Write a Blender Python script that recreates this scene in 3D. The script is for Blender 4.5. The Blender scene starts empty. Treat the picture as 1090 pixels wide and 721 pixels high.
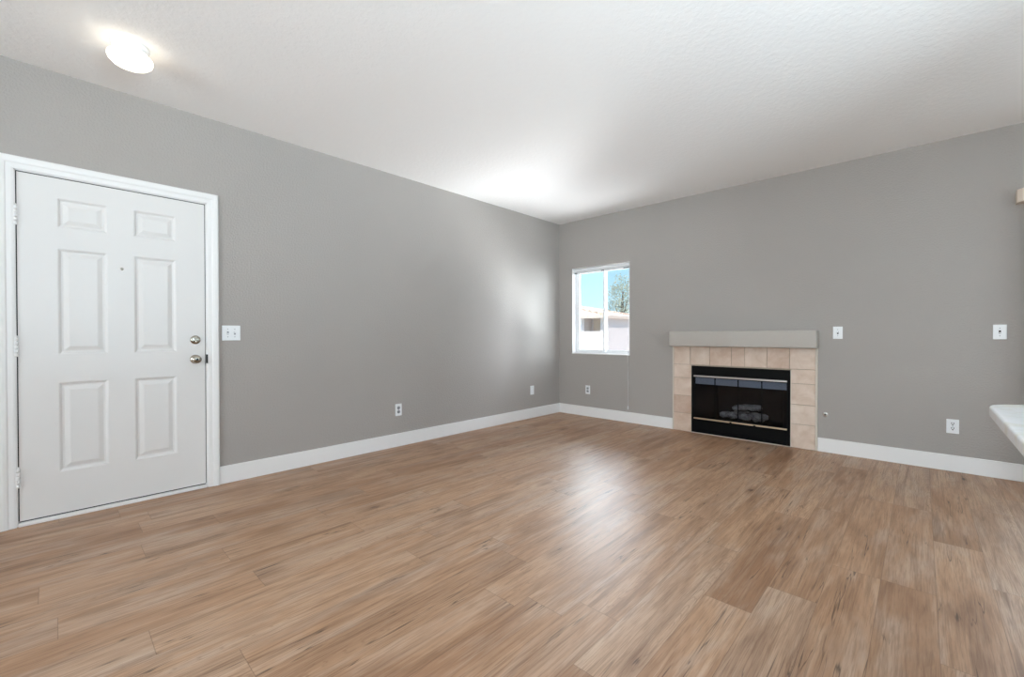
import bpy, bmesh, math, random
from mathutils import Vector, Matrix
random.seed(7)
sc = bpy.context.scene
COL = sc.collection

# ---------------------------------------------------------------- camera, world, lights, exposure
F_PX, YAW, PITCH, ROLL = 460.366, 0.758132, -0.0076018, -0.001361
CAM = Vector((3.86806, -5.09924, 1.13))
H = 2.7512
fw = Vector((-math.sin(YAW) * math.cos(PITCH), math.cos(YAW) * math.cos(PITCH), math.sin(PITCH)))
rt = Vector((math.cos(YAW), math.sin(YAW), 0)); up = rt.cross(fw)
rt, up = rt * math.cos(ROLL) + up * math.sin(ROLL), up * math.cos(ROLL) - rt * math.sin(ROLL)
cd = bpy.data.cameras.new('camera'); cam = bpy.data.objects.new('camera', cd); COL.objects.link(cam)
cd.sensor_width = 36.0; cd.sensor_fit = 'HORIZONTAL'; cd.lens = F_PX / 1090 * 36.0
cd.clip_start = 0.02; cd.clip_end = 200
cam.matrix_world = Matrix(((rt.x, up.x, -fw.x, CAM.x), (rt.y, up.y, -fw.y, CAM.y), (rt.z, up.z, -fw.z, CAM.z), (0, 0, 0, 1)))
sc.camera = cam

sc.view_settings.view_transform = 'Standard'; sc.view_settings.look = 'None'
sc.view_settings.exposure = 0.26; sc.view_settings.gamma = 1.0
sc.view_settings.use_curve_mapping = False
sc.cycles.max_bounces = 10; sc.cycles.diffuse_bounces = 6; sc.cycles.transparent_max_bounces = 16
sc.cycles.sample_clamp_indirect = 8.0

w = bpy.data.worlds.new('world'); sc.world = w; w.use_nodes = True
wn = w.node_tree; wn.nodes.clear()
tc = wn.nodes.new('ShaderNodeTexCoord'); sx = wn.nodes.new('ShaderNodeSeparateXYZ')
cr = wn.nodes.new('ShaderNodeValToRGB'); bg = wn.nodes.new('ShaderNodeBackground'); wo = wn.nodes.new('ShaderNodeOutputWorld')
cr.color_ramp.elements[0].position = 0.0; cr.color_ramp.elements[0].color = (0.58, 0.86, 0.98, 1)
cr.color_ramp.elements[1].position = 0.45; cr.color_ramp.elements[1].color = (0.20, 0.46, 0.95, 1)
e = cr.color_ramp.elements.new(0.12); e.color = (0.46, 0.78, 0.96, 1)
wn.links.new(tc.outputs['Generated'], sx.inputs[0]); wn.links.new(sx.outputs['Z'], cr.inputs[0])
wn.links.new(cr.outputs[0], bg.inputs[0]); wn.links.new(bg.outputs[0], wo.inputs[0])
bg.inputs['Strength'].default_value = 1.25

def add_light(name, kind, loc, aim, energy, color, size=None, size_y=None, spread=None):
    ld = bpy.data.lights.new(name, kind); lo = bpy.data.objects.new(name, ld); COL.objects.link(lo)
    lo.location = loc; lo.rotation_euler = (Vector(aim) - Vector(loc)).to_track_quat('-Z', 'Y').to_euler()
    ld.energy = energy; ld.color = color
    if kind == 'AREA':
        ld.shape = 'RECTANGLE'; ld.size = size; ld.size_y = size_y
        if spread: ld.spread = math.radians(spread)
    if kind == 'SUN': ld.angle = math.radians(0.6)
    return lo
LP = {'sun': 4.6, 'patio': 40, 'patio_up': 10, 'corner_up': 900, 'corner_sky': 700, 'corner_high': 12000, 'rear': 175, 'rear_up': 100, 'kitchen': 32, 'kitchen_up': 660, 'side_fill': 28}
LAMP = 2.9
add_light('sun', 'SUN', (7.0, -8, 11), (0, 0, 0), LP['sun'], (1.0, 0.94, 0.86))
# daylight by patio door and corner window; rear, kitchen, side lamps are added fill
add_light('daylight_patio_door', 'AREA', (5.40, 0.42, 1.25), (5.2, -3, 1.1), LP['patio'], (0.80, 0.92, 1.0), 1.6, 1.6)
add_light('fill_patio_up', 'AREA', (5.40, 0.55, 0.30), (4.6, -2.5, 2.7), LP['patio_up'], (0.82, 0.92, 1.0), 1.6, 0.7)  # added uplight that brightens the ceiling
add_light('daylight_corner_ground', 'AREA', (0.60, 1.30, -0.05), (0.60, -0.70, 2.4), LP['corner_up'], (0.92, 0.96, 1.0), 2.6, 1.3)
add_light('daylight_corner_sky', 'AREA', (2.60, 1.45, 2.00), (0.1, -0.6, 1.2), LP['corner_sky'], (0.86, 0.93, 1.0), 1.9, 2.0)
add_light('sheen_sky_panel', 'AREA', (-12.5, 21.0, 11.8), (1.5, -1.6, 0.0), LP['corner_high'], (0.84, 0.92, 1.0), 18.0, 9.0)  # added panel far beyond the window, sized for the floor sheen
add_light('fill_side', 'AREA', (7.00, -1.60, 1.75), (3.9, -0.6, -0.6), LP['side_fill'], (0.88, 0.95, 1.0), 1.5, 1.3)  # added fill for the lower back wall and right floor
add_light('fill_rear', 'AREA', (3.6, -9.35, 1.55), (3.4, -4, 1.4), LP['rear'], (0.90, 0.95, 1.0), 3.5, 1.4)  # added fill from behind the camera
add_light('fill_rear_up', 'AREA', (3.6, -9.75, 0.45), (3.4, -6.0, 2.7), LP['rear_up'], (0.88, 0.94, 1.0), 3.5, 0.9)  # added uplight for the ceiling, outside an invented window
add_light('fill_kitchen', 'AREA', (6.95, -4.6, 1.6), (0, -4.4, 1.4), LP['kitchen'], (0.62, 0.80, 1.0), 2.2, 1.1)  # added fill for the left wall and door
add_light('fill_kitchen_up', 'AREA', (7.35, -4.6, 0.75), (4.2, -4.8, 2.75), LP['kitchen_up'], (0.76, 0.90, 1.0), 2.2, 0.8)  # added uplight, main source on the ceiling

# ---------------------------------------------------------------- helpers
def lin(c):
    return tuple(((v / 255) / 12.92 if v / 255 <= 0.04045 else ((v / 255 + 0.055) / 1.055) ** 2.4) for v in c) + (1.0,)

class NT:
    def __init__(self, name):
        self.m = bpy.data.materials.new(name); self.m.use_nodes = True
        self.t = self.m.node_tree; self.b = self.t.nodes['Principled BSDF']; self.out = self.t.nodes['Material Output']
    def n(self, typ, **kw):
        nd = self.t.nodes.new('ShaderNode' + typ)
        for k, v in kw.items(): setattr(nd, k, v)
        return nd
    def put(self, sock, v):
        if isinstance(v, bpy.types.NodeSocket): self.t.links.new(v, sock)
        elif v is not None: sock.default_value = v
    def math(self, op, a, b=None, c=None, clamp=False):
        nd = self.n('Math', operation=op, use_clamp=clamp)
        for i, v in enumerate((a, b, c)): self.put(nd.inputs[i], v)
        return nd.outputs[0]
    def xyz(self, x, y, z):
        nd = self.n('CombineXYZ')
        for i, v in enumerate((x, y, z)): self.put(nd.inputs[i], v)
        return nd.outputs[0]
    def obj(self): return self.n('TexCoord').outputs['Object']
    def noise(self, vec, scale, detail=2.0, rough=0.5, dist=0.0):
        nd = self.n('TexNoise'); self.put(nd.inputs['Vector'], vec); nd.inputs['Scale'].default_value = scale
        nd.inputs['Detail'].default_value = detail; nd.inputs['Roughness'].default_value = rough; nd.inputs['Distortion'].default_value = dist
        return nd.outputs['Fac']
    def ramp(self, fac, stops):
        nd = self.n('ValToRGB'); self.put(nd.inputs[0], fac); r = nd.color_ramp
        while len(r.elements) < len(stops): r.elements.new(0.5)
        for el, (p, c) in zip(r.elements, stops):
            el.position = p; el.color = c if len(c) == 4 else lin(c)
        return nd.outputs[0]
    def mix(self, fac, a, b, mode='MIX'):
        nd = self.n('Mix', data_type='RGBA', blend_type=mode)
        self.put(nd.inputs[0], fac); self.put(nd.inputs[6], a); self.put(nd.inputs[7], b)
        return nd.outputs[2]
    def bump(self, height, strength, distance=0.01):
        nd = self.n('Bump'); nd.inputs['Strength'].default_value = strength; nd.inputs['Distance'].default_value = distance
        self.put(nd.inputs['Height'], height); self.t.links.new(nd.outputs[0], self.b.inputs['Normal'])
    def set(self, color=None, rough=None, metal=None, spec=None):
        if color is not None: self.put(self.b.inputs['Base Color'], color)
        if rough is not None: self.put(self.b.inputs['Roughness'], rough)
        if metal is not None: self.put(self.b.inputs['Metallic'], metal)
        if spec is not None: self.put(self.b.inputs['Specular IOR Level'], spec)
        return self.m

def simple(name, c, rough=0.5, metal=0.0, spec=0.5, bump=None, var=0.0):
    t = NT(name); col = lin(c)
    if var:
        f = t.noise(t.obj(), 6.0, 4.0)
        d = tuple(max(0, v * (1 - var)) for v in col[:3]) + (1,); u = tuple(min(1, v * (1 + var)) for v in col[:3]) + (1,)
        col = t.ramp(f, [(0.3, d), (0.7, u)])
    if bump: t.bump(t.noise(t.obj(), bump[0], 3.0), bump[1], bump[2])
    return t.set(col, rough, metal, spec)

M = {}
def wall_mat(name, c):
    t = NT(name); o = t.obj()
    a = t.noise(o, 75.0, 2.0, 0.5); b = t.noise(o, 190.0, 2.0)
    h = t.math('ADD', t.ramp(a, [(0.40, (0, 0, 0, 1)), (0.62, (1, 1, 1, 1))]), t.math('MULTIPLY', b, 0.25))
    t.bump(h, 0.34, 0.003)
    f = t.noise(o, 1.2, 3.0)
    col = lin(c)
    cc = t.ramp(f, [(0.3, tuple(v * 0.975 for v in col[:3]) + (1,)), (0.7, tuple(min(1, v * 1.02) for v in col[:3]) + (1,))])
    return t.set(cc, 0.62, 0.0, 0.35)
M['wall'] = wall_mat('grey_wall_paint', (171, 165, 160))
t = NT('white_ceiling_texture'); o = t.obj()
t.bump(t.math('ADD', t.ramp(t.noise(o, 38.0, 3.0), [(0.42, (0, 0, 0, 1)), (0.60, (1, 1, 1, 1))]), t.math('MULTIPLY', t.noise(o, 150.0), 0.3)), 0.24, 0.003)
M['ceiling'] = t.set(lin((249, 247, 246)), 0.8, 0.0, 0.2)
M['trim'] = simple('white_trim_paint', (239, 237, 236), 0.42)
M['door'] = simple('white_door_paint', (228, 225, 223), 0.38, bump=(60.0, 0.05, 0.001))
M['vinyl'] = simple('white_vinyl', (240, 241, 242), 0.35)
M['plastic'] = simple('white_plastic', (238, 239, 241), 0.3)
M['slot'] = simple('dark_slot', (35, 35, 36), 0.5)
M['socket'] = simple('grey_socket_face', (150, 152, 156), 0.4)
M['gap'] = simple('black_weatherstrip', (28, 29, 31), 0.8)
M['nickel'] = simple('satin_nickel', (176, 168, 156), 0.22, 1.0)
M['chrome'] = simple('brushed_chrome', (215, 212, 208), 0.28, 1.0)
M['brass'] = simple('pale_brass', (226, 205, 178), 0.3, 1.0)
M['black'] = simple('black_enamel', (5, 5, 6), 0.55, 0.0, 0.12)
M['firebox'] = simple('sooty_firebox', (24, 24, 26), 0.85, bump=(25.0, 0.4, 0.01))
M['band'] = simple('pale_band', (226, 232, 240), 0.45, 0.0)
M['grate'] = simple('cast_iron', (30, 29, 28), 0.7)
M['mantel'] = wall_mat('lit_wall_paint', (187, 180, 173))  # wall paint made paler: the mantel's extra brightness sits in its colour
M['valance'] = simple('cream_valance', (232, 218, 204), 0.5)
M['vane'] = simple('fabric_vane', (150, 148, 142), 0.7)
M['grout'] = simple('tan_grout', (176, 158, 140), 0.9)
M['bead'] = simple('pale_edge_trim', (214, 203, 190), 0.5)
t = NT('stone_countertop'); f = t.noise(t.obj(), 9.0, 6.0, 0.6, 1.2)
M['counter'] = t.set(t.ramp(f, [(0.35, (238, 238, 240)), (0.52, (234, 234, 234)), (0.60, (230, 226, 216)), (0.72, (238, 238, 239))]), 0.22)

t = NT('terracotta_tile'); g = t.n('NewGeometry')
f = t.noise(t.obj(), 7.0, 5.0, 0.6, 0.6)
base = t.ramp(g.outputs['Random Per Island'], [(0.0, (186, 150, 124)), (0.3, (212, 184, 162)), (0.7, (226, 206, 188)), (1.0, (200, 168, 142))])
blot = t.ramp(f, [(0.3, (190, 158, 136)), (0.7, (238, 224, 214))])
t.bump(t.noise(t.obj(), 40.0, 3.0), 0.12, 0.003)
M['tile'] = t.set(t.mix(0.45, base, blot), 0.42)

# wood plank floor: planks 0.183 m wide, 1.22 m long, running along y
t = NT('oak_plank_floor'); o = t.obj(); s = t.n('SeparateXYZ'); t.put(s.inputs[0], o)
X, Y = s.outputs[0], s.outputs[1]
PW, PL = 0.183, 1.22
xs = t.math('DIVIDE', t.math('ADD', X, 20.053), PW); row = t.math('FLOOR', xs); fx = t.math('FRACT', xs)
wn1 = t.n('TexWhiteNoise', noise_dimensions='1D'); t.put(wn1.inputs['W'], row)
ys = t.math('ADD', t.math('DIVIDE', t.math('ADD', Y, 40.0), PL), wn1.outputs['Value'])
cell = t.math('FLOOR', ys); fy = t.math('FRACT', ys)
wn2 = t.n('TexWhiteNoise', noise_dimensions='2D'); t.put(wn2.inputs['Vector'], t.xyz(row, cell, 0.0))
rnd = wn2.outputs['Value']; rc = t.n('SeparateXYZ'); t.put(rc.inputs[0], wn2.outputs['Color'])
r2, r3 = rc.outputs[0], rc.outputs[1]
z0 = t.math('MULTIPLY', rnd, 37.0)
big = t.noise(t.xyz(t.math('MULTIPLY', X, 5.5), t.math('MULTIPLY', Y, 0.9), z0), 1.0, 4.0, 0.6, 0.9)
streak = t.noise(t.xyz(t.math('MULTIPLY', X, 26.0), t.math('MULTIPLY', Y, 1.0), z0), 1.0, 5.0, 0.65, 0.6)
fine = t.noise(t.xyz(t.math('MULTIPLY', X, 190.0), t.math('MULTIPLY', Y, 7.0), z0), 1.0, 3.0, 0.6)
# cathedral grain lines
wv = t.n('TexWave', wave_type='RINGS', rings_direction='Z', wave_profile='SAW')
t.put(wv.inputs['Vector'], t.xyz(t.math('ADD', t.math('MULTIPLY', t.math('SUBTRACT', fx, r2), 1.0), 0.0), t.math('MULTIPLY', t.math('SUBTRACT', fy, r3), 0.55), 0.0))
wv.inputs['Scale'].default_value = 9.0; wv.inputs['Distortion'].default_value = 5.0; wv.inputs['Detail'].default_value = 2.0; wv.inputs['Detail Scale'].default_value = 1.3
tone = t.ramp(big, [(0.28, (128, 92, 66)), (0.42, (168, 128, 97)), (0.54, (196, 158, 126)), (0.74, (214, 184, 158))])
plank = t.ramp(rnd, [(0.0, (160, 122, 92)), (0.35, (184, 146, 114)), (0.65, (206, 171, 139)), (1.0, (200, 176, 154))])
c = t.mix(0.55, plank, tone)
lime = t.noise(t.xyz(t.math('MULTIPLY', X, 8.0), t.math('MULTIPLY', Y, 1.6), t.math('ADD', z0, 11.3)), 1.0, 4.0, 0.6, 0.5)
c = t.mix(t.math('MULTIPLY', t.ramp(lime, [(0.48, (0, 0, 0, 1)), (0.68, (1, 1, 1, 1))]), 0.50), c, lin((202, 184, 168)))
c = t.mix(t.math('MULTIPLY', t.ramp(streak, [(0.32, (1, 1, 1, 1)), (0.46, (0, 0, 0, 1))]), 0.55), c, lin((116, 82, 58)))
c = t.mix(t.math('MULTIPLY', t.ramp(streak, [(0.56, (0, 0, 0, 1)), (0.72, (1, 1, 1, 1))]), 0.32), c, lin((222, 198, 174)))
mid = t.noise(t.xyz(t.math('MULTIPLY', X, 75.0), t.math('MULTIPLY', Y, 3.2), z0), 1.0, 4.0, 0.65, 0.4)
c = t.mix(t.math('MULTIPLY', t.ramp(mid, [(0.36, (1, 1, 1, 1)), (0.50, (0, 0, 0, 1))]), 0.24), c, lin((128, 94, 70)))
c = t.mix(t.math('MULTIPLY', t.ramp(mid, [(0.56, (0, 0, 0, 1)), (0.70, (1, 1, 1, 1))]), 0.20), c, lin((222, 200, 178)))
c = t.mix(t.math('MULTIPLY', t.ramp(fine, [(0.36, (1, 1, 1, 1)), (0.52, (0, 0, 0, 1))]), 0.40), c, lin((126, 92, 66)))
c = t.mix(t.math('MULTIPLY', t.ramp(wv.outputs['Fac'], [(0.0, (1, 1, 1, 1)), (0.16, (0, 0, 0, 1)), (0.9, (0, 0, 0, 1)), (1.0, (0.7, 0.7, 0.7, 1))]), t.math('MULTIPLY', t.math('GREATER_THAN', rnd, 0.55), 0.34)), c, lin((110, 76, 52)))
crk = t.noise(t.xyz(t.math('MULTIPLY', X, 20.0), t.math('MULTIPLY', Y, 0.9), t.math('ADD', z0, 5.1)), 1.0, 3.0, 0.5, 0.15)
msk = t.noise(t.xyz(t.math('MULTIPLY', X, 6.0), t.math('MULTIPLY', Y, 2.4), t.math('ADD', z0, 23.0)), 1.0, 2.0)
line = t.ramp(t.math('ABSOLUTE', t.math('SUBTRACT', crk, 0.5)), [(0.0, (1, 1, 1, 1)), (0.012, (0, 0, 0, 1))])
c = t.mix(t.math('MULTIPLY', t.math('MULTIPLY', line, t.ramp(msk, [(0.53, (0, 0, 0, 1)), (0.62, (1, 1, 1, 1))])), 0.80), c, lin((52, 36, 26)))
# knots and short cracks
vo = t.n('TexVoronoi', feature='F1'); t.put(vo.inputs['Vector'], t.xyz(t.math('MULTIPLY', X, 5.2), t.math('MULTIPLY', Y, 1.75), z0)); vo.inputs['Scale'].default_value = 1.0
wob = t.math('ADD', vo.outputs['Distance'], t.math('MULTIPLY', t.math('SUBTRACT', mid, 0.5), 0.24))
vs = t.n('SeparateXYZ'); t.put(vs.inputs[0], vo.outputs['Color'])
on = t.math('GREATER_THAN', vs.outputs[0], 0.22)
halo = t.math('MULTIPLY', t.ramp(wob, [(0.02, (1, 1, 1, 1)), (0.26, (0, 0, 0, 1))]), on)
core = t.math('MULTIPLY', t.ramp(wob, [(0.0, (1, 1, 1, 1)), (0.035, (0.9, 0.9, 0.9, 1)), (0.062, (0, 0, 0, 1))]), on)
c = t.mix(t.math('MULTIPLY', halo, 0.60), c, lin((118, 80, 54)))
c = t.mix(t.math('MULTIPLY', core, 0.80), c, lin((52, 36, 26)))
# seams
ex = t.math('MINIMUM', fx, t.math('SUBTRACT', 1.0, fx)); ey = t.math('MINIMUM', fy, t.math('SUBTRACT', 1.0, fy))
seam = t.math('MAXIMUM', t.math('LESS_THAN', t.math('MULTIPLY', ex, PW), 0.0011), t.math('LESS_THAN', t.math('MULTIPLY', ey, PL), 0.0013))
c = t.mix(t.math('MULTIPLY', seam, 0.45), c, lin((96, 68, 48)))
c = t.mix(1.0, c, (0.87, 0.83, 0.81, 1), 'MULTIPLY')
rgh = t.math('ADD', t.math('MULTIPLY', fine, 0.08), 0.39)
t.bump(t.math('SUBTRACT', t.math('MULTIPLY', fine, 0.35), seam), 0.10, 0.002)
M['floor'] = t.set(c, rgh, 0.0, 0.5)

def glass_mat(name, tint, gloss, rough=0.0):
    t = NT(name); tr = t.n('BsdfTransparent'); gl = t.n('BsdfGlossy'); mx = t.n('MixShader')
    tr.inputs[0].default_value = tint; gl.inputs['Roughness'].default_value = rough
    fr = t.n('Fresnel'); fr.inputs[0].default_value = 1.45
    t.put(mx.inputs[0], t.math('MULTIPLY', fr.outputs[0], gloss))
    t.t.links.new(tr.outputs[0], mx.inputs[1]); t.t.links.new(gl.outputs[0], mx.inputs[2]); t.t.links.new(mx.outputs[0], t.out.inputs[0])
    return t.m
M['glass'] = glass_mat('clear_glass', (0.97, 0.99, 0.985, 1), 0.9)
M['screen'] = glass_mat('screened_glass', (0.86, 0.86, 0.86, 1), 0.8)
M['smoke'] = glass_mat('smoked_glass', (0.64, 0.66, 0.70, 1), 0.7)

def emit_mat(name, col, strength):
    t = NT(name); t.b.inputs['Emission Color'].default_value = col; t.b.inputs['Emission Strength'].default_value = strength
    return t.set((0.9, 0.9, 0.88, 1), 0.25)
M['lampglass'] = emit_mat('lit_opal_glass', (1.0, 0.87, 0.66, 1), LAMP)

M['log'] = None
t = NT('ceramic_log'); f = t.noise(t.obj(), 22.0, 6.0, 0.7)
t.bump(f, 0.8, 0.01); M['log'] = t.set(t.ramp(f, [(0.3, (90, 84, 78)), (0.48, (190, 182, 172)), (0.7, (240, 234, 226))]), 0.9)

M['stucco'] = simple('cream_stucco', (212, 200, 194), 0.9, bump=(30.0, 0.3, 0.01), var=0.03)
M['stucco_w'] = simple('pale_stucco', (214, 206, 204), 0.9, bump=(30.0, 0.3, 0.01), var=0.03)
M['tandoor'] = simple('tan_door_paint', (206, 186, 166), 0.6)
M['fascia'] = simple('brown_fascia', (206, 186, 170), 0.8)
t = NT('clay_roof_tile'); o = t.obj(); s = t.n('SeparateXYZ'); t.put(s.inputs[0], o)
wx = t.math('SINE', t.math('MULTIPLY', t.math('ADD', s.outputs[0], s.outputs[1]), 22.0))
t.bump(wx, 0.9, 0.05)
M['rooftile'] = t.set(t.ramp(t.noise(o, 3.0, 4.0), [(0.3, (204, 172, 150)), (0.7, (224, 198, 178))]), 0.85)
M['leaf'] = simple('hazed_olive_leaf', (186, 192, 172), 0.7, var=0.25)  # leaf colour paled to carry overexposed haze
M['bark'] = simple('grey_bark', (120, 104, 90), 0.9, bump=(20.0, 0.5, 0.02))
M['ground'] = simple('pale_concrete', (205, 198, 188), 0.9, var=0.06)
M['rail'] = simple('grey_painted_rail', (120, 122, 126), 0.5)

class MB:
    """collects shapes into one bmesh and links it as one object"""
    def __init__(self): self.bm = bmesh.new()
    def box(self, x0, x1, y0, y1, z0, z1, bev=0.0, seg=2):
        b = bmesh.new()
        bmesh.ops.create_cube(b, size=1.0, matrix=Matrix.Translation(((x0 + x1) / 2, (y0 + y1) / 2, (z0 + z1) / 2)) @ Matrix.Diagonal((abs(x1 - x0), abs(y1 - y0), abs(z1 - z0), 1)))
        if bev: bmesh.ops.bevel(b, geom=b.edges[:], offset=bev, segments=seg, profile=0.5, affect='EDGES')
        return self.join(b)
    def join(self, b, mat=None):
        if mat: bmesh.ops.transform(b, matrix=mat, verts=b.verts[:])
        me = bpy.data.meshes.new('tmp'); b.to_mesh(me); b.free(); self.bm.from_mesh(me); bpy.data.meshes.remove(me); return self
    def lathe(self, prof, origin=(0, 0, 0), axis=(0, 0, 1), seg=40, cap=True):
        """prof: (radius, height) pairs along the axis"""
        b = bmesh.new(); rings = []
        for r, h in prof:
            if r < 1e-6: rings.append([b.verts.new((0, 0, h))])
            else: rings.append([b.verts.new((r * math.cos(2 * math.pi * i / seg), r * math.sin(2 * math.pi * i / seg), h)) for i in range(seg)])
        for a, c in zip(rings, rings[1:]):
            for i in range(seg):
                j = (i + 1) % seg
                if len(a) == 1 and len(c) == 1: continue
                if len(a) == 1: b.faces.new((a[0], c[j], c[i])[::-1])
                elif len(c) == 1: b.faces.new((a[i], a[j], c[0]))
                else: b.faces.new((a[i], a[j], c[j], c[i]))
        if cap:
            if len(rings[0]) > 1: b.faces.new(rings[0][::-1])
            if len(rings[-1]) > 1: b.faces.new(rings[-1])
        bmesh.ops.recalc_face_normals(b, faces=b.faces[:])
        for f in b.faces: f.smooth = True
        return self.join(b, Matrix.Translation(origin) @ Vector((0, 0, 1)).rotation_difference(Vector(axis)).to_matrix().to_4x4())
    def prism(self, pts, d, bev=0.0, seg=3):
        """polygon pts (3D, planar) extruded by vector d"""
        b = bmesh.new(); f = b.faces.new([b.verts.new(p) for p in pts])
        r = bmesh.ops.extrude_face_region(b, geom=[f])
        bmesh.ops.translate(b, vec=Vector(d), verts=[v for v in r['geom'] if isinstance(v, bmesh.types.BMVert)])
        bmesh.ops.recalc_face_normals(b, faces=b.faces[:])
        if bev: bmesh.ops.bevel(b, geom=b.edges[:], offset=bev, segments=seg, profile=0.5, affect='EDGES', clamp_overlap=True)
        return self.join(b)
    def tube(self, pts, r, seg=10):
        b = bmesh.new(); rings = []; pts = [Vector(p) for p in pts]
        rr = r if isinstance(r, (list, tuple)) else [r] * len(pts)
        for i, p in enumerate(pts):
            d = (pts[min(i + 1, len(pts) - 1)] - pts[max(i - 1, 0)]).normalized()
            q = Vector((0, 0, 1)).rotation_difference(d)
            rings.append([b.verts.new(p + q @ Vector((rr[i] * math.cos(2 * math.pi * k / seg), rr[i] * math.sin(2 * math.pi * k / seg), 0))) for k in range(seg)])
        for a, c in zip(rings, rings[1:]):
            for i in range(seg): b.faces.new((a[i], a[(i + 1) % seg], c[(i + 1) % seg], c[i]))
        b.faces.new(rings[0][::-1]); b.faces.new(rings[-1])
        bmesh.ops.recalc_face_normals(b, faces=b.faces[:])
        for f in b.faces: f.smooth = True
        return self.join(b)
    def build(self, name, mat, parent=None, smooth=None):
        me = bpy.data.meshes.new(name); self.bm.to_mesh(me); self.bm.free(); me.materials.append(mat)
        o = bpy.data.objects.new(name, me); COL.objects.link(o)
        if parent is not None:
            o.parent = parent
            o.matrix_parent_inverse = Matrix.Translation(-world_loc(parent))
        return o

def world_loc(o):
    v = Vector((0, 0, 0))
    if o.parent is None: return Vector(o.location)
    return world_loc(o.parent) + Vector(o.location) + (o.matrix_parent_inverse.translation if o.parent else Vector())

def tag(o, label, cat, group=None, kind=None):
    o['label'] = label; o['category'] = cat
    if group: o['group'] = group
    if kind: o['kind'] = kind
    return o
def thing(name, label, cat, loc, group=None, kind=None):
    o = bpy.data.objects.new(name, None); COL.objects.link(o); o.location = loc; o.empty_display_size = 0.1
    return tag(o, label, cat, group, kind)
def struct(o, label, cat): return tag(o, label, cat, None, 'structure')

# ---------------------------------------------------------------- room shell
XR, YB, TW = 6.6, -9.0, 0.16        # right wall, rear wall, wall thickness
WX0, WX1, WZ0, WZ1 = 0.231, 1.132, 0.868, 2.080        # corner window opening
PX0, PX1, PZ1 = 4.53, 6.20, 2.06                       # patio door opening
DY0, DY1, DZ1 = -5.262, -4.322, 2.112                  # entry door opening
BX0, BX1, BZ1 = 1.952, 2.898, 0.72                       # firebox opening

struct(MB().box(-TW, XR + TW, YB - TW, TW, -0.12, 0.0).build('floor', M['floor']), 'tan oak plank floor running across the whole room', 'floor')
struct(MB().box(-TW, XR + TW, YB - TW, TW, H, H + 0.15).build('ceiling', M['ceiling']), 'white textured flat ceiling above the room', 'ceiling')
struct(MB().box(-TW, 0, YB - TW, DY0, 0, H).box(-TW, 0, DY1, TW, 0, H).box(-TW, 0, DY0, DY1, DZ1, H).build('wall_left', M['wall']), 'grey textured wall holding the white entry door', 'wall')
wb = MB()
wb.box(0, WX0, 0, TW, 0, H).box(WX0, WX1, 0, TW, 0, WZ0).box(WX0, WX1, 0, TW, WZ1, H).box(WX1, BX0, 0, TW, 0, H)
wb.box(BX0, BX1, 0, TW, BZ1, H).box(BX1, PX0, 0, TW, 0, H).box(PX0, PX1, 0, TW, PZ1, H).box(PX1, XR, 0, TW, 0, H)
struct(wb.build('wall_back', M['wall']), 'grey wall holding the fireplace and the small corner window', 'wall')
KY0, KY1, KZ0, KZ1 = -5.8, -3.4, 1.0, 2.2  # kitchen window opening, made up to let fill light in
SY0, SY1 = -2.5, -0.7  # side door opening, likewise invented for fill light
struct(MB().box(XR, XR + TW, YB - TW, KY0, 0, H).box(XR, XR + TW, KY1, SY0, 0, H).box(XR, XR + TW, SY1, TW, 0, H).box(XR, XR + TW, SY0, SY1, 2.06, H).box(XR, XR + TW, KY0, KY1, 0, KZ0).box(XR, XR + TW, KY0, KY1, KZ1, H).build('wall_right', M['wall']), 'grey side wall out of frame beyond the counter', 'wall')
RX0, RX1, RZ0, RZ1 = 1.8, 5.4, 0.6, 2.3  # rear window opening, added as a way in for fill light
struct(MB().box(0, RX0, YB - TW, YB, 0, H).box(RX1, XR, YB - TW, YB, 0, H).box(RX0, RX1, YB - TW, YB, 0, RZ0).box(RX0, RX1, YB - TW, YB, RZ1, H).build('wall_rear', M['wall']), 'grey wall with an added wide window behind the camera', 'wall')
rw = MB()
for a, b in ((RX0, RX0 + .05), ((RX0 + RX1) / 2 - .03, (RX0 + RX1) / 2 + .03), (RX1 - .05, RX1)): rw.box(a, b, YB - .12, YB - .06, RZ0, RZ1)
rw.box(RX0, RX1, YB - .12, YB - .06, RZ0, RZ0 + .05).box(RX0, RX1, YB - .12, YB - .06, RZ1 - .05, RZ1)
rw = struct(rw.build('added_window_2', M['vinyl']), 'added wide white window behind the camera, lets fill light in', 'window')
MB().box(RX0 + .05, RX1 - .05, YB - .095, YB - .089, RZ0 + .05, RZ1 - .05).build('window_glass', M['glass'], rw)

kw = MB()
for a, b in ((KY0, KY0 + .05), ((KY0 + KY1) / 2 - .03, (KY0 + KY1) / 2 + .03), (KY1 - .05, KY1)): kw.box(XR + .06, XR + .12, a, b, KZ0, KZ1)
kw.box(XR + .06, XR + .12, KY0, KY1, KZ0, KZ0 + .05).box(XR + .06, XR + .12, KY0, KY1, KZ1 - .05, KZ1)
kw = struct(kw.build('added_window_3', M['vinyl']), 'added white window beyond the counter, lets fill light in, out of frame', 'window')
MB().box(XR + .088, XR + .094, KY0 + .05, KY1 - .05, KZ0 + .05, KZ1 - .05).build('window_glass', M['glass'], kw)

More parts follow.
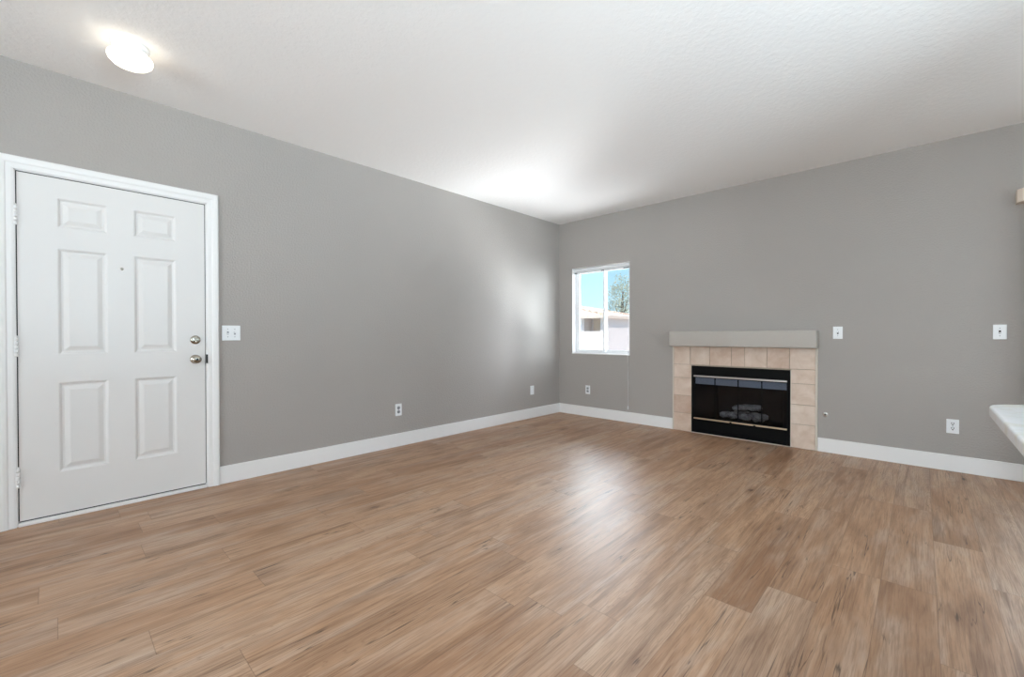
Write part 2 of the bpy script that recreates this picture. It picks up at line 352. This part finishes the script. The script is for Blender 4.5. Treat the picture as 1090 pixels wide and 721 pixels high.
sd = MB().box(XR + .04, XR + .12, SY0, SY0 + .05, 0, 2.06).box(XR + .04, XR + .12, SY1 - .05, SY1, 0, 2.06).box(XR + .04, XR + .12, -1.63, -1.57, 0, 2.06)
sd.box(XR + .04, XR + .12, SY0 + .05, SY1 - .05, 2.01, 2.06).box(XR + .04, XR + .12, SY0 + .05, SY1 - .05, 0, .06)
sd = struct(sd.build('added_door_3', M['vinyl']), 'added white glazed door in the side wall, lets fill light in, out of frame', 'balcony door')
MB().box(XR + .077, XR + .083, SY0 + .05, SY1 - .05, .06, 2.01).build('pane', M['glass'], sd)

BH, BT = 0.133, 0.014
def baseboard(name, label, x0, x1, y0, y1):
    return struct(MB().box(x0, x1, y0, y1, 0, BH, 0.003, 2).build(name, M['trim']), label, 'baseboard')
baseboard('baseboard_left', 'long white baseboard from the door casing to the corner', 0, BT, -4.250, 0)
baseboard('baseboard_back', 'short white baseboard under the window, left of the fireplace', BT, 1.702, -BT, 0)
baseboard('baseboard_back.001', 'long white baseboard right of the fireplace', 3.139, 4.50, -BT, 0)

# ---------------------------------------------------------------- entry door
# casing: profile swept round three sides (each side a mitred prism with stepped profile)
def casing():
    mb = MB(); W = 0.073
    prof = [(0.0, 0.0), (0.0, 0.011), (0.010, 0.014), (0.030, 0.015), (0.036, 0.020), (0.050, 0.023), (0.066, 0.023), (W, 0.018), (W, 0.0)]   # (offset outward, proud)
    b = bmesh.new(); ring = []
    path = [(DY0, 0, -1, 0), (DY0, DZ1, -1, 1), (DY1, DZ1, 1, 1), (DY1, 0, 1, 0)]
    for (y, z, sy, sz) in path:
        ring.append([b.verts.new((pr, y + sy * off, z + sz * off)) for off, pr in prof])
    for a, c in zip(ring, ring[1:]):
        for i in range(len(prof) - 1): b.faces.new((a[i], a[i + 1], c[i + 1], c[i]))
    b.faces.new(ring[0]); b.faces.new(ring[-1][::-1])
    bmesh.ops.recalc_face_normals(b, faces=b.faces[:])
    return mb.join(b)
struct(casing().build('trim_1', M['trim']), 'white moulded casing around the entry door', 'door casing')
jm = MB()
jm.box(-TW, 0.0, DY0, DY0 + 0.006, 0, DZ1).box(-TW, 0.0, DY1 - 0.006, DY1, 0, DZ1).box(-TW, 0.0, DY0, DY1, DZ1 - 0.006, DZ1)
jm.box(-TW, -0.055, DY0 + 0.006, DY0 + 0.05, 0, DZ1 - .006).box(-TW, -0.055, DY1 - 0.05, DY1 - 0.006, 0, DZ1 - .006).box(-TW, -0.055, DY0 + .05, DY1 - .05, DZ1 - 0.05, DZ1 - .006)
struct(jm.build('trim_2', M['trim']), 'white jamb lining the entry door opening', 'door jamb')
struct(MB().box(-TW, 0.016, DY0 + .006, DY1 - .006, 0, 0.022, 0.004).build('trim_3', M['trim']), 'white threshold strip under the entry door', 'threshold')

L0, L1, LZ0, LZ1, LX = DY0 + 0.011, DY1 - 0.011, 0.030, DZ1 - 0.012, -0.002
cols = [(-5.086, -4.861), (-4.730, -4.502)]; rows = [(0.287, 0.842), (1.015, 1.669), (1.800, 1.980)]
def door_leaf():
    b = bmesh.new(); V = {}
    def v(x, y, z):
        k = (round(x, 5), round(y, 5), round(z, 5))
        if k not in V: V[k] = b.verts.new(k)
        return V[k]
    def q(p): b.faces.new([v(*a) for a in p])
    ycut = [L0, *[c for cc in cols for c in cc], L1]; zcut = [LZ0, *[r for rr in rows for r in rr], LZ1]
    for i in range(len(ycut) - 1):
        for j in range(len(zcut) - 1):
            y0, y1, z0, z1 = ycut[i], ycut[i + 1], zcut[j], zcut[j + 1]
            if i % 2 == 1 and j % 2 == 1:
                prev = None
                for ins, dx in ((0, 0), (0.006, -0.003), (0.014, -0.010), (0.024, -0.011), (0.046, -0.003), (0.05, -0.002)):
                    cur = [(LX + dx, y0 + ins, z0 + ins), (LX + dx, y1 - ins, z0 + ins), (LX + dx, y1 - ins, z1 - ins), (LX + dx, y0 + ins, z1 - ins)]
                    if prev:
                        for k in range(4): q((prev[k], prev[(k + 1) % 4], cur[(k + 1) % 4], cur[k]))
                    prev = cur
                q(prev)
            else: q(((LX, y0, z0), (LX, y1, z0), (LX, y1, z1), (LX, y0, z1)))
    # sides and back
    XB = LX - 0.044
    for j in range(len(zcut) - 1):
        q(((LX, L0, zcut[j]), (LX, L0, zcut[j + 1]), (XB, L0, zcut[j + 1]), (XB, L0, zcut[j])))
        q(((LX, L1, zcut[j]), (XB, L1, zcut[j]), (XB, L1, zcut[j + 1]), (LX, L1, zcut[j + 1])))
        for i in range(len(ycut) - 1): q(((XB, ycut[i], zcut[j]), (XB, ycut[i], zcut[j + 1]), (XB, ycut[i + 1], zcut[j + 1]), (XB, ycut[i + 1], zcut[j])))
    for i in range(len(ycut) - 1):
        q(((LX, ycut[i], LZ0), (XB, ycut[i], LZ0), (XB, ycut[i + 1], LZ0), (LX, ycut[i + 1], LZ0)))
        q(((LX, ycut[i], LZ1), (LX, ycut[i + 1], LZ1), (XB, ycut[i + 1], LZ1), (XB, ycut[i], LZ1)))
    bmesh.ops.recalc_face_normals(b, faces=b.faces[:])
    return MB().join(b)
door = struct(door_leaf().build('door_1', M['door']), 'white six-panel entry door with nickel knob and deadbolt', 'door')
ws = MB().box(-0.052, -0.007, DY0 + .006, L0 - .0003, LZ0, DZ1 - .006).box(-0.052, -0.007, L1 + .0003, DY1 - .006, LZ0, DZ1 - .006).box(-0.052, -0.007, DY0 + .006, DY1 - .006, LZ1 + .0003, DZ1 - .006).box(-0.05, -0.008, L0, L1, 0.0222, LZ0 - .0002)
ws.build('weatherstrip', M['gap'], door)
for z in (1.841, 1.064, 0.288):
    h = MB()
    for k in range(5): h.lathe([(0.0065, 0.001), (0.0085, 0.003), (0.0085, 0.020), (0.0065, 0.022)], (0.008, L0 - 0.005, z - 0.058 + k * 0.0232), seg=16)
    h.box(0.0005, 0.0035, L0 - 0.0005, L0 + 0.004, z - .055, z + .055)
    hg = h.build('hinge', M['trim'], door); hg['label'] = 'white painted butt hinge'
    MB().lathe([(0.004, 0), (0.0065, 0.003), (0.0065, 0.006), (0.002, 0.010)], (0.008, L0 - 0.005, z + 0.058), seg=16).build('hinge_pin', M['trim'], hg)
db = MB().lathe([(0.031, 0), (0.032, 0.004), (0.030, 0.010), (0.020, 0.013), (0.0, 0.0135)], (LX, -4.393, 1.099), (1, 0, 0), 36).build('deadbolt', M['nickel'], door)
MB().box(LX + 0.013, LX + 0.028, -4.393 - .006, -4.393 + .006, 1.099 - .020, 1.099 + .020, 0.003).build('thumb_turn', M['nickel'], db)
kb = MB().lathe([(0.033, 0), (0.033, 0.004), (0.028, 0.010), (0.013, 0.014), (0.012, 0.030), (0.020, 0.036), (0.028, 0.046), (0.028, 0.056), (0.022, 0.064), (0.010, 0.067), (0.0, 0.067)], (LX, -4.393, 0.957), (1, 0, 0), 36).build('door_knob', M['nickel'], door)
MB().lathe([(0.007, 0.066), (0.007, 0.070), (0.0, 0.0705)], (LX, -4.393, 0.957), (1, 0, 0), 20).build('lock_button', M['slot'], kb)
ph = MB().lathe([(0.009, 0), (0.0085, 0.003), (0.005, 0.004)], (LX, -4.791, 1.575), (1, 0, 0), 20).build('peephole', M['nickel'], door)
MB().lathe([(0.005, 0.0035), (0.0, 0.0045)], (LX, -4.791, 1.575), (1, 0, 0), 16).build('peephole_lens', M['slot'], ph)
MB().box(0.0, 0.0125, DY1 - .0062, DY1 + .004, 0.925, 0.99, 0.001).build('strike_plate', M['slot'], door)

# ---------------------------------------------------------------- corner window
FY0, FY1 = 0.085, 0.150
wf = MB()
wf.box(WX0, WX0 + .032, FY0, FY1, WZ0, WZ1, .003).box(WX1 - .032, WX1, FY0, FY1, WZ0, WZ1, .003)
wf.box(WX0 + .032, WX1 - .032, FY0, FY1, WZ0, WZ0 + .030, .003).box(WX0 + .032, WX1 - .032, FY0, FY1, WZ1 - .032, WZ1, .003)
win = struct(wf.build('window_1', M['vinyl']), 'small white sliding window near the room corner', 'window')
# reveal lining, its sunlit brightness put into white paint
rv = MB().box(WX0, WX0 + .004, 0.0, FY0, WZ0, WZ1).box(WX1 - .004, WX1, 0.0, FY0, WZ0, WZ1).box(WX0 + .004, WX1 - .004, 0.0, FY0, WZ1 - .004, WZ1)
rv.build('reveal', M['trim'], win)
MB().box(WX0, WX1, -0.012, FY0, WZ0 - 0.004, WZ0 + 0.012, .004).build('window_sill', M['trim'], win)
def sash(x0, x1, y0, y1, s, gm, nm):
    z0, z1 = WZ0 + .030, WZ1 - .032
    m = MB().box(x0, x0 + s, y0, y1, z0, z1, .003).box(x1 - s, x1, y0, y1, z0, z1, .003).box(x0 + s, x1 - s, y0, y1, z0, z0 + s, .003).box(x0 + s, x1 - s, y0, y1, z1 - s, z1, .003)
    o = m.build('sash', M['vinyl'], win)
    ym = (y0 + y1) / 2
    g = MB().box(x0 + s, x1 - s, ym - .003, ym + .003, z0 + s, z1 - s).build('pane', gm, o)
    if nm: g['label'] = nm
    return o
sash(WX0 + .032, 0.712, 0.090, 0.115, 0.028, M['glass'], None)
sash(0.690, WX1 - .032, 0.120, 0.145, 0.026, M['screen'], 'pane behind an insect screen, slightly greyer')

# raised mini blind
bl = thing('window_blind', 'raised white mini blind at the top of the corner window', 'blind', (0.68, 0.045, WZ1 - .01))
MB().box(WX0 + .008, WX1 - .008, 0.022, 0.062, WZ1 - 0.048, WZ1 - 0.010, .004).build('head_rail', M['vinyl'], bl)
st = MB()
for k in range(6): st.box(WX0 + .016, WX1 - .016, 0.028, 0.056, WZ1 - .0515 - k * .0032, WZ1 - .0490 - k * .0032)
st.build('slat_stack', M['plastic'], bl)
MB().box(WX0 + .014, WX1 - .014, 0.026, 0.058, WZ1 - .080, WZ1 - .0685, .003).build('bottom_rail', M['vinyl'], bl)
for x0, x1 in ((WX0 + .024, WX0 + .070), (0.69, 0.735), (WX1 - .105, WX1 - .018)):
    MB().box(x0, x1, 0.0215, 0.0255, WZ1 - .079, WZ1 - .062, .001).build('bracket', M['rail'], bl)
cx = 1.108
MB().tube([(cx, 0.018, WZ1 - .05), (cx + .002, 0.016, 1.5), (cx + .003, -0.004, 0.91), (cx + .004, -0.0165, 0.872), (cx + .007, -0.013, 0.60), (cx + .011, -0.017, 0.215)], 0.0026, 8).build('pull_cord', M['plastic'], bl)
MB().lathe([(0.003, 0.05), (0.006, 0.044), (0.009, 0.010), (0.008, 0.0), (0, 0)], (cx + .011, -0.017, 0.168), seg=14).build('cord_tassel', M['plastic'], bl)

# ---------------------------------------------------------------- fireplace
fp = thing('fireplace', 'tiled gas fireplace with black surround and grey mantel', 'fireplace', (2.42, 0, 0))
TX0, TX1, TY = 1.704, 3.138, -0.020
xs = [1.719, 1.915, 2.131, 2.359, 2.492, 2.702, 2.905, 3.122]
IX0, IX1, IZ0, IZ1 = 1.934, 2.914, 0.010, 0.774
tl = MB(); G = 0.0022
def tile(x0, x1, z0, z1): tl.box(x0 + G, x1 - G, TY, -0.004, z0 + G, z1 - G, 0.0025, 2)
for a, b in zip(xs, xs[1:]): tile(a, b, 0.786, 0.998)
for z0, z1 in ((0.0, 0.212), (0.212, 0.42), (0.42, 0.628), (0.628, 0.786)): tile(xs[0], IX0 - .004, z0, z1)
for z0, z1 in ((0.0, 0.239), (0.239, 0.434), (0.434, 0.643), (0.643, 0.786)): tile(IX1 + .003, xs[-1], z0, z1)
tl.build('tile_surround', M['tile'], fp)
gb = MB().box(xs[0], IX0, -0.014, 0, 0, 0.998).box(IX1, xs[-1], -0.014, 0, 0, 0.998).box(IX0, IX1, -0.014, 0, IZ1, 0.998)
gb.build('grout_bed', M['grout'], fp)
MB().box(TX0, xs[0] + .001, -0.021, 0, 0, 0.998, .003).build('edge_trim', M['bead'], fp)
MB().box(xs[-1] - .001, TX1, -0.021, 0, 0, 0.998, .003).build('edge_trim', M['bead'], fp)
cb = MB().box(IX0 - .006, IX1 + .006, -0.027, -0.008, 0.0, IZ0, .002).box(IX1, IX1 + .007, -0.023, -0.008, IZ0, IZ1).box(IX0 - .005, IX0, -0.023, -0.008, IZ0, IZ1)
ck = cb.build('caulk_bead', M['bead'], fp); ck['label'] = 'pale bead along the black surround'
# mantel with rounded drywall corners
mt = MB().box(1.716, 3.148, -0.155, 0.0, 0.998, 1.174, 0.016, 4).build('mantel', M['mantel'], fp)
for p in mt.data.polygons: p.use_smooth = True
# black metal surround
GX0, GX1, GZ0, GZ1 = 1.960, 2.890, 0.172, 0.668
fr = MB().box(IX0, GX0, -0.034, 0.0, IZ0, IZ1, .002).box(GX1, IX1, -0.034, 0.0, IZ0, IZ1, .002).box(GX0, GX1, -0.034, 0.0, GZ1, IZ1, .002).box(GX0, GX1, -0.034, 0.0, IZ0, GZ0, .002)
fr.box(GX0, GX1, -0.039, -0.033, 0.036, 0.050, .002)
fr = fr.build('black_surround', M['black'], fp)
MB().box(1.962, 2.888, -0.046, -0.030, 0.650, 0.668, .003).build('top_rail', M['chrome'], fp)
tb = MB().box(1.962, 2.888, -0.046, -0.030, 0.167, 0.183, .003).build('bottom_rail', M['brass'], fp)
px = [1.962, 2.192, 2.430, 2.658, 2.888]
for i, (a, b) in enumerate(zip(px, px[1:])):
    d = MB().box(a + .001, a + .005, -0.031, -0.022, .184, .650).box(b - .005, b - .001, -0.031, -0.022, .184, .650).box(a + .005, b - .005, -0.031, -0.022, .184, .192).box(a + .005, b - .005, -0.031, -0.022, .642, .650)
    d = d.build('glass_door', M['black'], fp)
    MB().box(a + .005, b - .005, -0.0285, -0.0245, .192, .642).build('pane', M['smoke'], d)
for x in (2.366, 2.598):
    MB().lathe([(0.005, 0), (0.005, 0.010), (0.011, 0.014), (0.012, 0.022), (0.008, 0.026), (0, 0.026)], (x, -0.046, 0.170), (0, -1, 0), 18).build('door_pull', M['black'], fp)
# firebox interior: back narrower than front
b = bmesh.new()
fr_ = [(BX0 + .003, -0.012, 0.10), (BX1 - .003, -0.012, 0.10), (BX1 - .003, -0.012, BZ1 - .003), (BX0 + .003, -0.012, BZ1 - .003)]
bk_ = [(BX0 + .14, 0.42, 0.10), (BX1 - .14, 0.42, 0.10), (BX1 - .14, 0.36, BZ1), (BX0 + .14, 0.36, BZ1)]
A = [b.verts.new(p) for p in fr_]; Bv = [b.verts.new(p) for p in bk_]
b.faces.new(Bv)
for k in range(4): b.faces.new((A[k], A[(k + 1) % 4], Bv[(k + 1) % 4], Bv[k]))
fbx = MB().join(b).build('firebox', M['firebox'], fp)
sm = fbx.modifiers.new('thick', 'SOLIDIFY'); sm.thickness = 0.003; sm.offset = 0
MB().box(BX0 + .02, BX1 - .02, -0.008, 0.006, 0.568, 0.642).build('glass_top_band', M['band'], fp)['label'] = 'pale blue grey hood behind the glass'  # pale blue grey band behind the upper glass

gr = thing('fire_grate', 'dark iron grate inside the fireplace under the logs', 'grate', (2.43, 0.17, 0.113))
g = MB()
for k in range(7):
    x = 2.22 + k * 0.068
    g.tube([(x, 0.052, 0.185), (x, 0.056, 0.170), (x, 0.07, 0.165), (x, 0.28, 0.165), (x, 0.295, 0.18)], 0.007, 8)
g.build('bar', M['grate'], gr)
MB().tube([(2.20, 0.11, 0.155), (2.65, 0.11, 0.155)], 0.008, 8).tube([(2.20, 0.25, 0.155), (2.65, 0.25, 0.155)], 0.008, 8).build('cross_bar', M['grate'], gr)
for x in (2.23, 2.62):
    for y in (0.11, 0.25): MB().tube([(x, y, 0.155), (x, y, 0.114)], 0.007, 8).build('leg', M['grate'], gr)
def log(p0, p1, r, label, seed):
    rnd_ = random.Random(seed); p0, p1 = Vector(p0), Vector(p1); n = 12
    pts = []; rr = []
    for i in range(n + 1):
        f_ = i / n; pts.append(p0.lerp(p1, f_) + Vector((0, rnd_.uniform(-.006, .006), 0.012 * math.sin(math.pi * f_) + rnd_.uniform(-.004, .004))))
        rr.append(r * (0.55 if i in (0, n) else 1.0) * rnd_.uniform(.9, 1.12))
    o = MB().tube(pts, rr, 14).build('fire_log', M['log'])
    tag(o, label, 'log', 'ceramic logs in the fireplace'); return o
log((2.20, 0.125, 0.222), (2.52, 0.115, 0.220), 0.036, 'pale ceramic log lying at the front of the grate', 1)
log((2.30, 0.225, 0.224), (2.66, 0.225, 0.224), 0.038, 'ceramic log lying at the back of the grate', 2)
log((2.33, 0.13, 0.305), (2.60, 0.24, 0.318), 0.033, 'ceramic log resting crosswise on top of the others', 3)
log((2.555, 0.075, 0.212), (2.635, 0.165, 0.215), 0.030, 'short stubby ceramic log at the right front of the grate', 4)

# ---------------------------------------------------------------- electrical plates
class Wall:
    """maps (u along wall, v up, d out of wall) to the room"""
    def __init__(self, w): self.w = w
    def p(self, u, v, d): return (d, u, v) if self.w == 'L' else (u, -d, v)
    def box(self, mb, u0, u1, v0, v1, d0, d1, bev=0.0):
        if self.w == 'L': mb.box(d0, d1, u0, u1, v0, v1, bev)
        else: mb.box(u0, u1, -d1, -d0, v0, v1, bev)
        return mb
    def ax(self): return (1, 0, 0) if self.w == 'L' else (0, -1, 0)
WL, WBk = Wall('L'), Wall('B')
def plate(W, u, v, w_, h_, name, label, cat, group=None):
    o = W.box(MB(), u - w_ / 2, u + w_ / 2, v - h_ / 2, v + h_ / 2, 0, 0.0065, 0.0022).build(name, M['plastic'])
    tag(o, label, cat, group); return o
def screw(W, o, u, v): MB().lathe([(0.0035, 0), (0.003, 0.0012), (0, 0.0012)], W.p(u, v, 0.0065), W.ax(), 12).build('screw', M['socket'], o)
def toggle(W, o, u, v, upw=True, dark=False):
    W.box(MB(), u - .006, u + .006, v - .013, v + .013, 0.0064, 0.0072).build('toggle_slot', M['slot'] if dark else M['socket'], o)
    s_ = 1 if upw else -1
    W.box(MB(), u - .0045, u + .0045, v + s_ * .001 - .001, v + s_ * .011 + .001, 0.006, 0.017, 0.0015).build('toggle', M['plastic'], o)
def receptacle(W, o, u, v, face=None, round_=False, big=False):
    mb = MB()
    if round_: mb.lathe([(0.0172, 0), (0.0168, 0.0018), (0, 0.0018)], W.p(u, v, 0.0065), W.ax(), 28)
    else: W.box(mb, u - .0165, u + .0165, v - .014, v + .014, 0.0060, 0.0082, 0.003)
    f_ = mb.build('receptacle', face or M['plastic'], o)
    k = 1.5 if big else 1.0
    W.box(MB(), u - .0085, u - .0055 + .001 * k, v + .000, v + .0085 * k, 0.0080, 0.0088).build('slot', M['slot'], f_)
    W.box(MB(), u + .0055 - .001 * k, u + .0085, v + .000, v + .0085 * k, 0.0080, 0.0088).build('slot', M['slot'], f_)
    MB().lathe([(0.003 * k, 0), (0.003 * k, 0.0006), (0, 0.0006)], W.p(u, v - .007, 0.0082), W.ax(), 14).build('ground_hole', M['slot'], f_)

s1 = plate(WL, -4.166, 1.150, 0.122, 0.115, 'light_switch', 'double white light switch beside the entry door', 'light switch')
toggle(WL, s1, -4.189, 1.150, False); toggle(WL, s1, -4.143, 1.150, True)
for u in (-4.189, -4.143):
    for dv in (-.030, .030): screw(WL, s1, u, 1.150 + dv)
s2 = plate(WBk, 3.292, 1.149, 0.073, 0.116, 'light_switch', 'single white light switch just right of the mantel', 'light switch')
toggle(WBk, s2, 3.292, 1.149, True, True)
s3 = plate(WBk, 4.314, 1.150, 0.073, 0.116, 'light_switch', 'single white light switch near the right edge, above the counter tip', 'light switch')
toggle(WBk, s3, 4.314, 1.150, False, True)
for s_, u in ((s2, 3.292), (s3, 4.314)):
    for dv in (-.030, .030): screw(WBk, s_, u, 1.150 + dv)
o1 = plate(WL, -2.700, 0.372, 0.073, 0.122, 'wall_outlet', 'white outlet with two grey round sockets on the middle of the left wall', 'outlet')
receptacle(WL, o1, -2.700, 0.392, M['socket'], True); receptacle(WL, o1, -2.700, 0.352, M['socket'], True); screw(WL, o1, -2.700, 0.372)
o2 = plate(WL, -0.618, 0.378, 0.073, 0.122, 'cable_plate', 'plain white wall plate on the left wall near the corner', 'wall plate')
screw(WL, o2, -0.618, 0.420); screw(WL, o2, -0.618, 0.336)
MB().lathe([(0.006, 0), (0.006, 0.006), (0.004, 0.006), (0.004, 0.010), (0, 0.010)], WL.p(-0.618, 0.378, 0.0065), WL.ax(), 14).build('cable_jack', M['plastic'], o2)
o3 = plate(WBk, 0.496, 0.369, 0.073, 0.120, 'wall_outlet', 'white outlet under the corner window', 'outlet')
receptacle(WBk, o3, 0.496, 0.389, M['socket']); receptacle(WBk, o3, 0.496, 0.349, M['socket']); screw(WBk, o3, 0.496, 0.369)
o4 = plate(WBk, 4.058, 0.371, 0.074, 0.117, 'wall_outlet', 'white outlet above the baseboard right of the fireplace', 'outlet')
receptacle(WBk, o4, 4.058, 0.391, None, False, True); receptacle(WBk, o4, 4.058, 0.351, None, False, True); screw(WBk, o4, 4.058, 0.371)

gv = MB().lathe([(0.021, 0), (0.022, 0.002), (0.019, 0.006), (0.010, 0.007)], (3.199, 0, 0.362), (0, -1, 0), 32).build('gas_valve', M['chrome'])
tag(gv, 'small round chrome gas valve on the wall right of the fireplace', 'gas valve')
MB().lathe([(0.0098, 0.0), (0.0098, 0.0085), (0, 0.0085)], (3.199, 0, 0.362), (0, -1, 0), 20).build('key_hole', M['slot'], gv)

# ---------------------------------------------------------------- ceiling lamp
LC = (0.650, -4.800)
lt = thing('ceiling_light', 'lit white mushroom ceiling light above the entry door', 'ceiling light', (*LC, H))
MB().lathe([(0.083, 0), (0.085, -0.003), (0.085, -0.014), (0.079, -0.017), (0.078, -0.034), (0.081, -0.036), (0.080, -0.044), (0, -0.044)], (*LC, H), seg=56).build('base', M['plastic'], lt)
MB().lathe([(0.070, -0.040), (0.074, -0.046), (0.088, -0.052), (0.098, -0.063), (0.100, -0.074), (0.095, -0.089), (0.079, -0.105), (0.050, -0.117), (0.022, -0.122), (0, -0.123)], (*LC, H), seg=56, cap=False).build('glass_shade', M['lampglass'], lt)

# ---------------------------------------------------------------- kitchen counter at the right edge
def counter():
    x0, y1, x1, y0, r = 4.020, -3.015, 5.60, -6.6, 0.11
    pts = [(x1, y0, 0), (x1, y1, 0)]
    for k in range(13):
        a = math.radians(90 + 90 * k / 12); pts.append((x0 + r + r * math.cos(a), y1 - r + r * math.sin(a), 0))
    pts.append((x0, y0, 0))
    return MB().prism([(p[0], p[1], 0.876) for p in pts], (0, 0, 0.034), 0.014, 4)
ct = counter().build('countertop', M['counter'])
for p in ct.data.polygons: p.use_smooth = True
tag(ct, 'white bullnose countertop with rounded corner at the right edge', 'countertop')
pw = struct(MB().box(4.42, 5.55, -6.55, -3.20, 0.0, 0.8755).build('wall_peninsula', M['wall']), 'low grey half wall under the white countertop', 'half wall')

# ---------------------------------------------------------------- patio door with vertical blind
pd = MB()
pd.box(PX0, PX0 + .05, 0.03, 0.13, 0, PZ1, .003).box(PX1 - .05, PX1, 0.03, 0.13, 0, PZ1, .003).box(PX0 + .05, PX1 - .05, 0.03, 0.13, PZ1 - .05, PZ1, .003).box(PX0 + .05, PX1 - .05, 0.03, 0.13, 0, 0.03, .003)
pd = struct(pd.build('door_2', M['vinyl']), 'white sliding patio door beyond the right edge', 'patio door')
for x0, x1, y in ((PX0 + .05, 5.40, 0.05), (5.34, PX1 - .05, 0.095)):
    m = MB().box(x0, x0 + .06, y, y + .03, .03, PZ1 - .05, .003).box(x1 - .06, x1, y, y + .03, .03, PZ1 - .05, .003).box(x0 + .06, x1 - .06, y, y + .03, .03, .11, .003).box(x0 + .06, x1 - .06, y, y + .03, PZ1 - .11, PZ1 - .05, .003)
    m = m.build('sliding_panel', M['vinyl'], pd)
    MB().box(x0 + .06, x1 - .06, y + .012, y + .018, .11, PZ1 - .11).build('pane', M['glass'], m)
vb = thing('vertical_blind', 'cream valance with grey vertical vanes at the right edge', 'blind', (5.36, -0.06, 0.0))
va = MB().prism([(4.390, 0, 2.228), (4.390, -0.085, 2.228), (4.415, -0.115, 2.228), (6.32, -0.115, 2.228), (6.32, 0, 2.228)], (0, 0, -0.098), 0.0015, 1)
va.build('valance', M['valance'], vb)
for k in range(6):
    a = math.radians(78); x = 4.475 + k * 0.016
    MB().box(-0.043, 0.043, -0.0006, 0.0006, 0.04, 2.13).build('vane', M['vane'], vb).matrix_basis = Matrix.Translation((x - 5.36 + 5.36, -0.062, 0)) @ Matrix.Rotation(a, 4, 'Z')

# ---------------------------------------------------------------- outside the corner window
struct(MB().box(-45, 30, TW, 60, -3.1, -2.95).build('ground', M['ground']), 'pale concrete yard seen through the window', 'ground')
struct(MB().box(XR + TW, XR + 2.0, -8.0, -0.3, 2.45, 2.55).build('sun_block_side', M['stucco_w']), 'added unseen slab blocking sun from the side openings', 'sun blocker')  # slab put here so sun cannot reach the side openings
po = struct(MB().box(0.5, 8.6, YB - 3.2, YB - .30, 2.55, 2.65).build('sun_block_rear', M['stucco_w']), 'added unseen slab blocking sun from the rear window', 'patio cover')  # slab added to keep sun out of the rear window

hs = thing('neighbor_house', 'cream stucco neighbouring house with clay tile roof outside the window', 'house', (-9.5, 15.5, -2.95))
MB().box(-9.0, -7.75, 14.7, 16.7, -2.95, 2.10).box(-16, -9.0, 14.0, 16.7, -2.95, 2.10).box(-8.02, -7.75, 14.0, 14.7, -2.95, 2.10).build('wall', M['stucco'], hs)
MB().box(-8.84, -8.10, 14.64, 14.699, -0.2, 2.02, .01).build('door', M['tandoor'], hs)
A_, B_, C_ = (-7.45, 13.6, 2.13), (-7.45, 17.2, 2.13), (-17, 13.6, 2.13)
R0, R1, D_ = (-12.3, 16.0, 3.05), (-17, 16.0, 3.05), (-17, 18.4, 2.13)
b = bmesh.new(); V = {k: b.verts.new(k) for k in (A_, B_, C_, R0, R1, D_)}
E_ = b.verts.new((-9.6, 18.4, 2.13))
b.faces.new((V[C_], V[A_], V[R0], V[R1])); b.faces.new((V[A_], V[B_], V[R0])); b.faces.new((V[B_], E_, V[R0])); b.faces.new((E_, V[D_], V[R1], V[R0]))
rf = MB().join(b).build('roof', M['rooftile'], hs); sm = rf.modifiers.new('thick', 'SOLIDIFY'); sm.thickness = 0.12; sm.offset = -1
MB().tube([A_, R0], 0.09, 8).tube([B_, R0], 0.09, 8).tube([R0, R1], 0.09, 8).build('ridge_tiles', M['rooftile'], hs)
MB().box(-17, -7.47, 13.58, 13.66, 1.98, 2.12).box(-7.53, -7.45, 13.6, 17.2, 1.98, 2.12).build('fascia', M['fascia'], hs)
sw_ = tag(MB().prism([(-9.75, 13.0, -2.95), (-9.75, 13.0, -0.20), (-8.55, 13.0, 1.32), (-7.05, 13.0, 1.32), (-7.05, 13.0, -2.95)], (0, 0.16, 0)).build('stair_wall', M['stucco']), 'pale sloping stair wall in front of the neighbouring house', 'stair wall')
sr = thing('stair_railing', 'thin grey handrail following the pale stair wall outside', 'railing', (-8.9, 12.9, 0.8))
MB().tube([(-9.75, 12.93, 0.05), (-8.5, 12.93, 1.62)], 0.03, 8).build('handrail', M['rail'], sr)
for x, z0, z1 in ((-9.5, .10, .36), (-8.5, 1.30, 1.64)): MB().tube([(x, 12.95, z0), (x, 12.95, z1)], 0.025, 8).build('post', M['rail'], sr)

tr = thing('tree', 'green tree paled by haze behind the neighbouring house roof', 'tree', (-13.6, 26, -2.95))
MB().tube([(-13.6, 26, -2.95), (-13.5, 26, 0.5), (-13.6, 26.1, 2.6), (-13.4, 26, 4.6)], [.24, .19, .14, .05], 10).tube([(-13.55, 26, 1.8), (-14.2, 26.2, 3.6)], [.10, .04], 8).tube([(-13.55, 26, 2.0), (-12.9, 25.8, 3.9)], [.10, .04], 8).build('trunk', M['bark'], tr)
b = bmesh.new(); R_ = random.Random(5)
blobs = [(-13.5, 26, 4.2, 1.25), (-14.1, 26.2, 3.2, .95), (-12.9, 25.8, 3.3, 1.1), (-13.4, 25.7, 5.2, .8), (-12.6, 26.3, 4.5, .8), (-14.0, 26, 4.6, .5), (-13.0, 26, 2.4, 1.0)]
for bx, by, bz, br in blobs:
    for k in range(int(420 * br * br)):
        d = Vector((R_.gauss(0, 1), R_.gauss(0, 1), R_.gauss(0, 1))).normalized() * br * R_.uniform(.35, 1.0) ** .6
        c0 = Vector((bx, by, bz)) + d; s_ = R_.uniform(.05, .11)
        q = Vector((0, 0, 1)).rotation_difference(Vector((R_.gauss(0, 1), R_.gauss(0, 1), R_.gauss(0, 1))).normalized())
        b.faces.new([b.verts.new(c0 + q @ Vector(p)) for p in ((-s_, 0, 0), (0, -s_ * .5, 0.01), (s_, 0, 0), (0, s_ * .5, 0.01))])
MB().join(b).build('foliage', M['leaf'], tr)
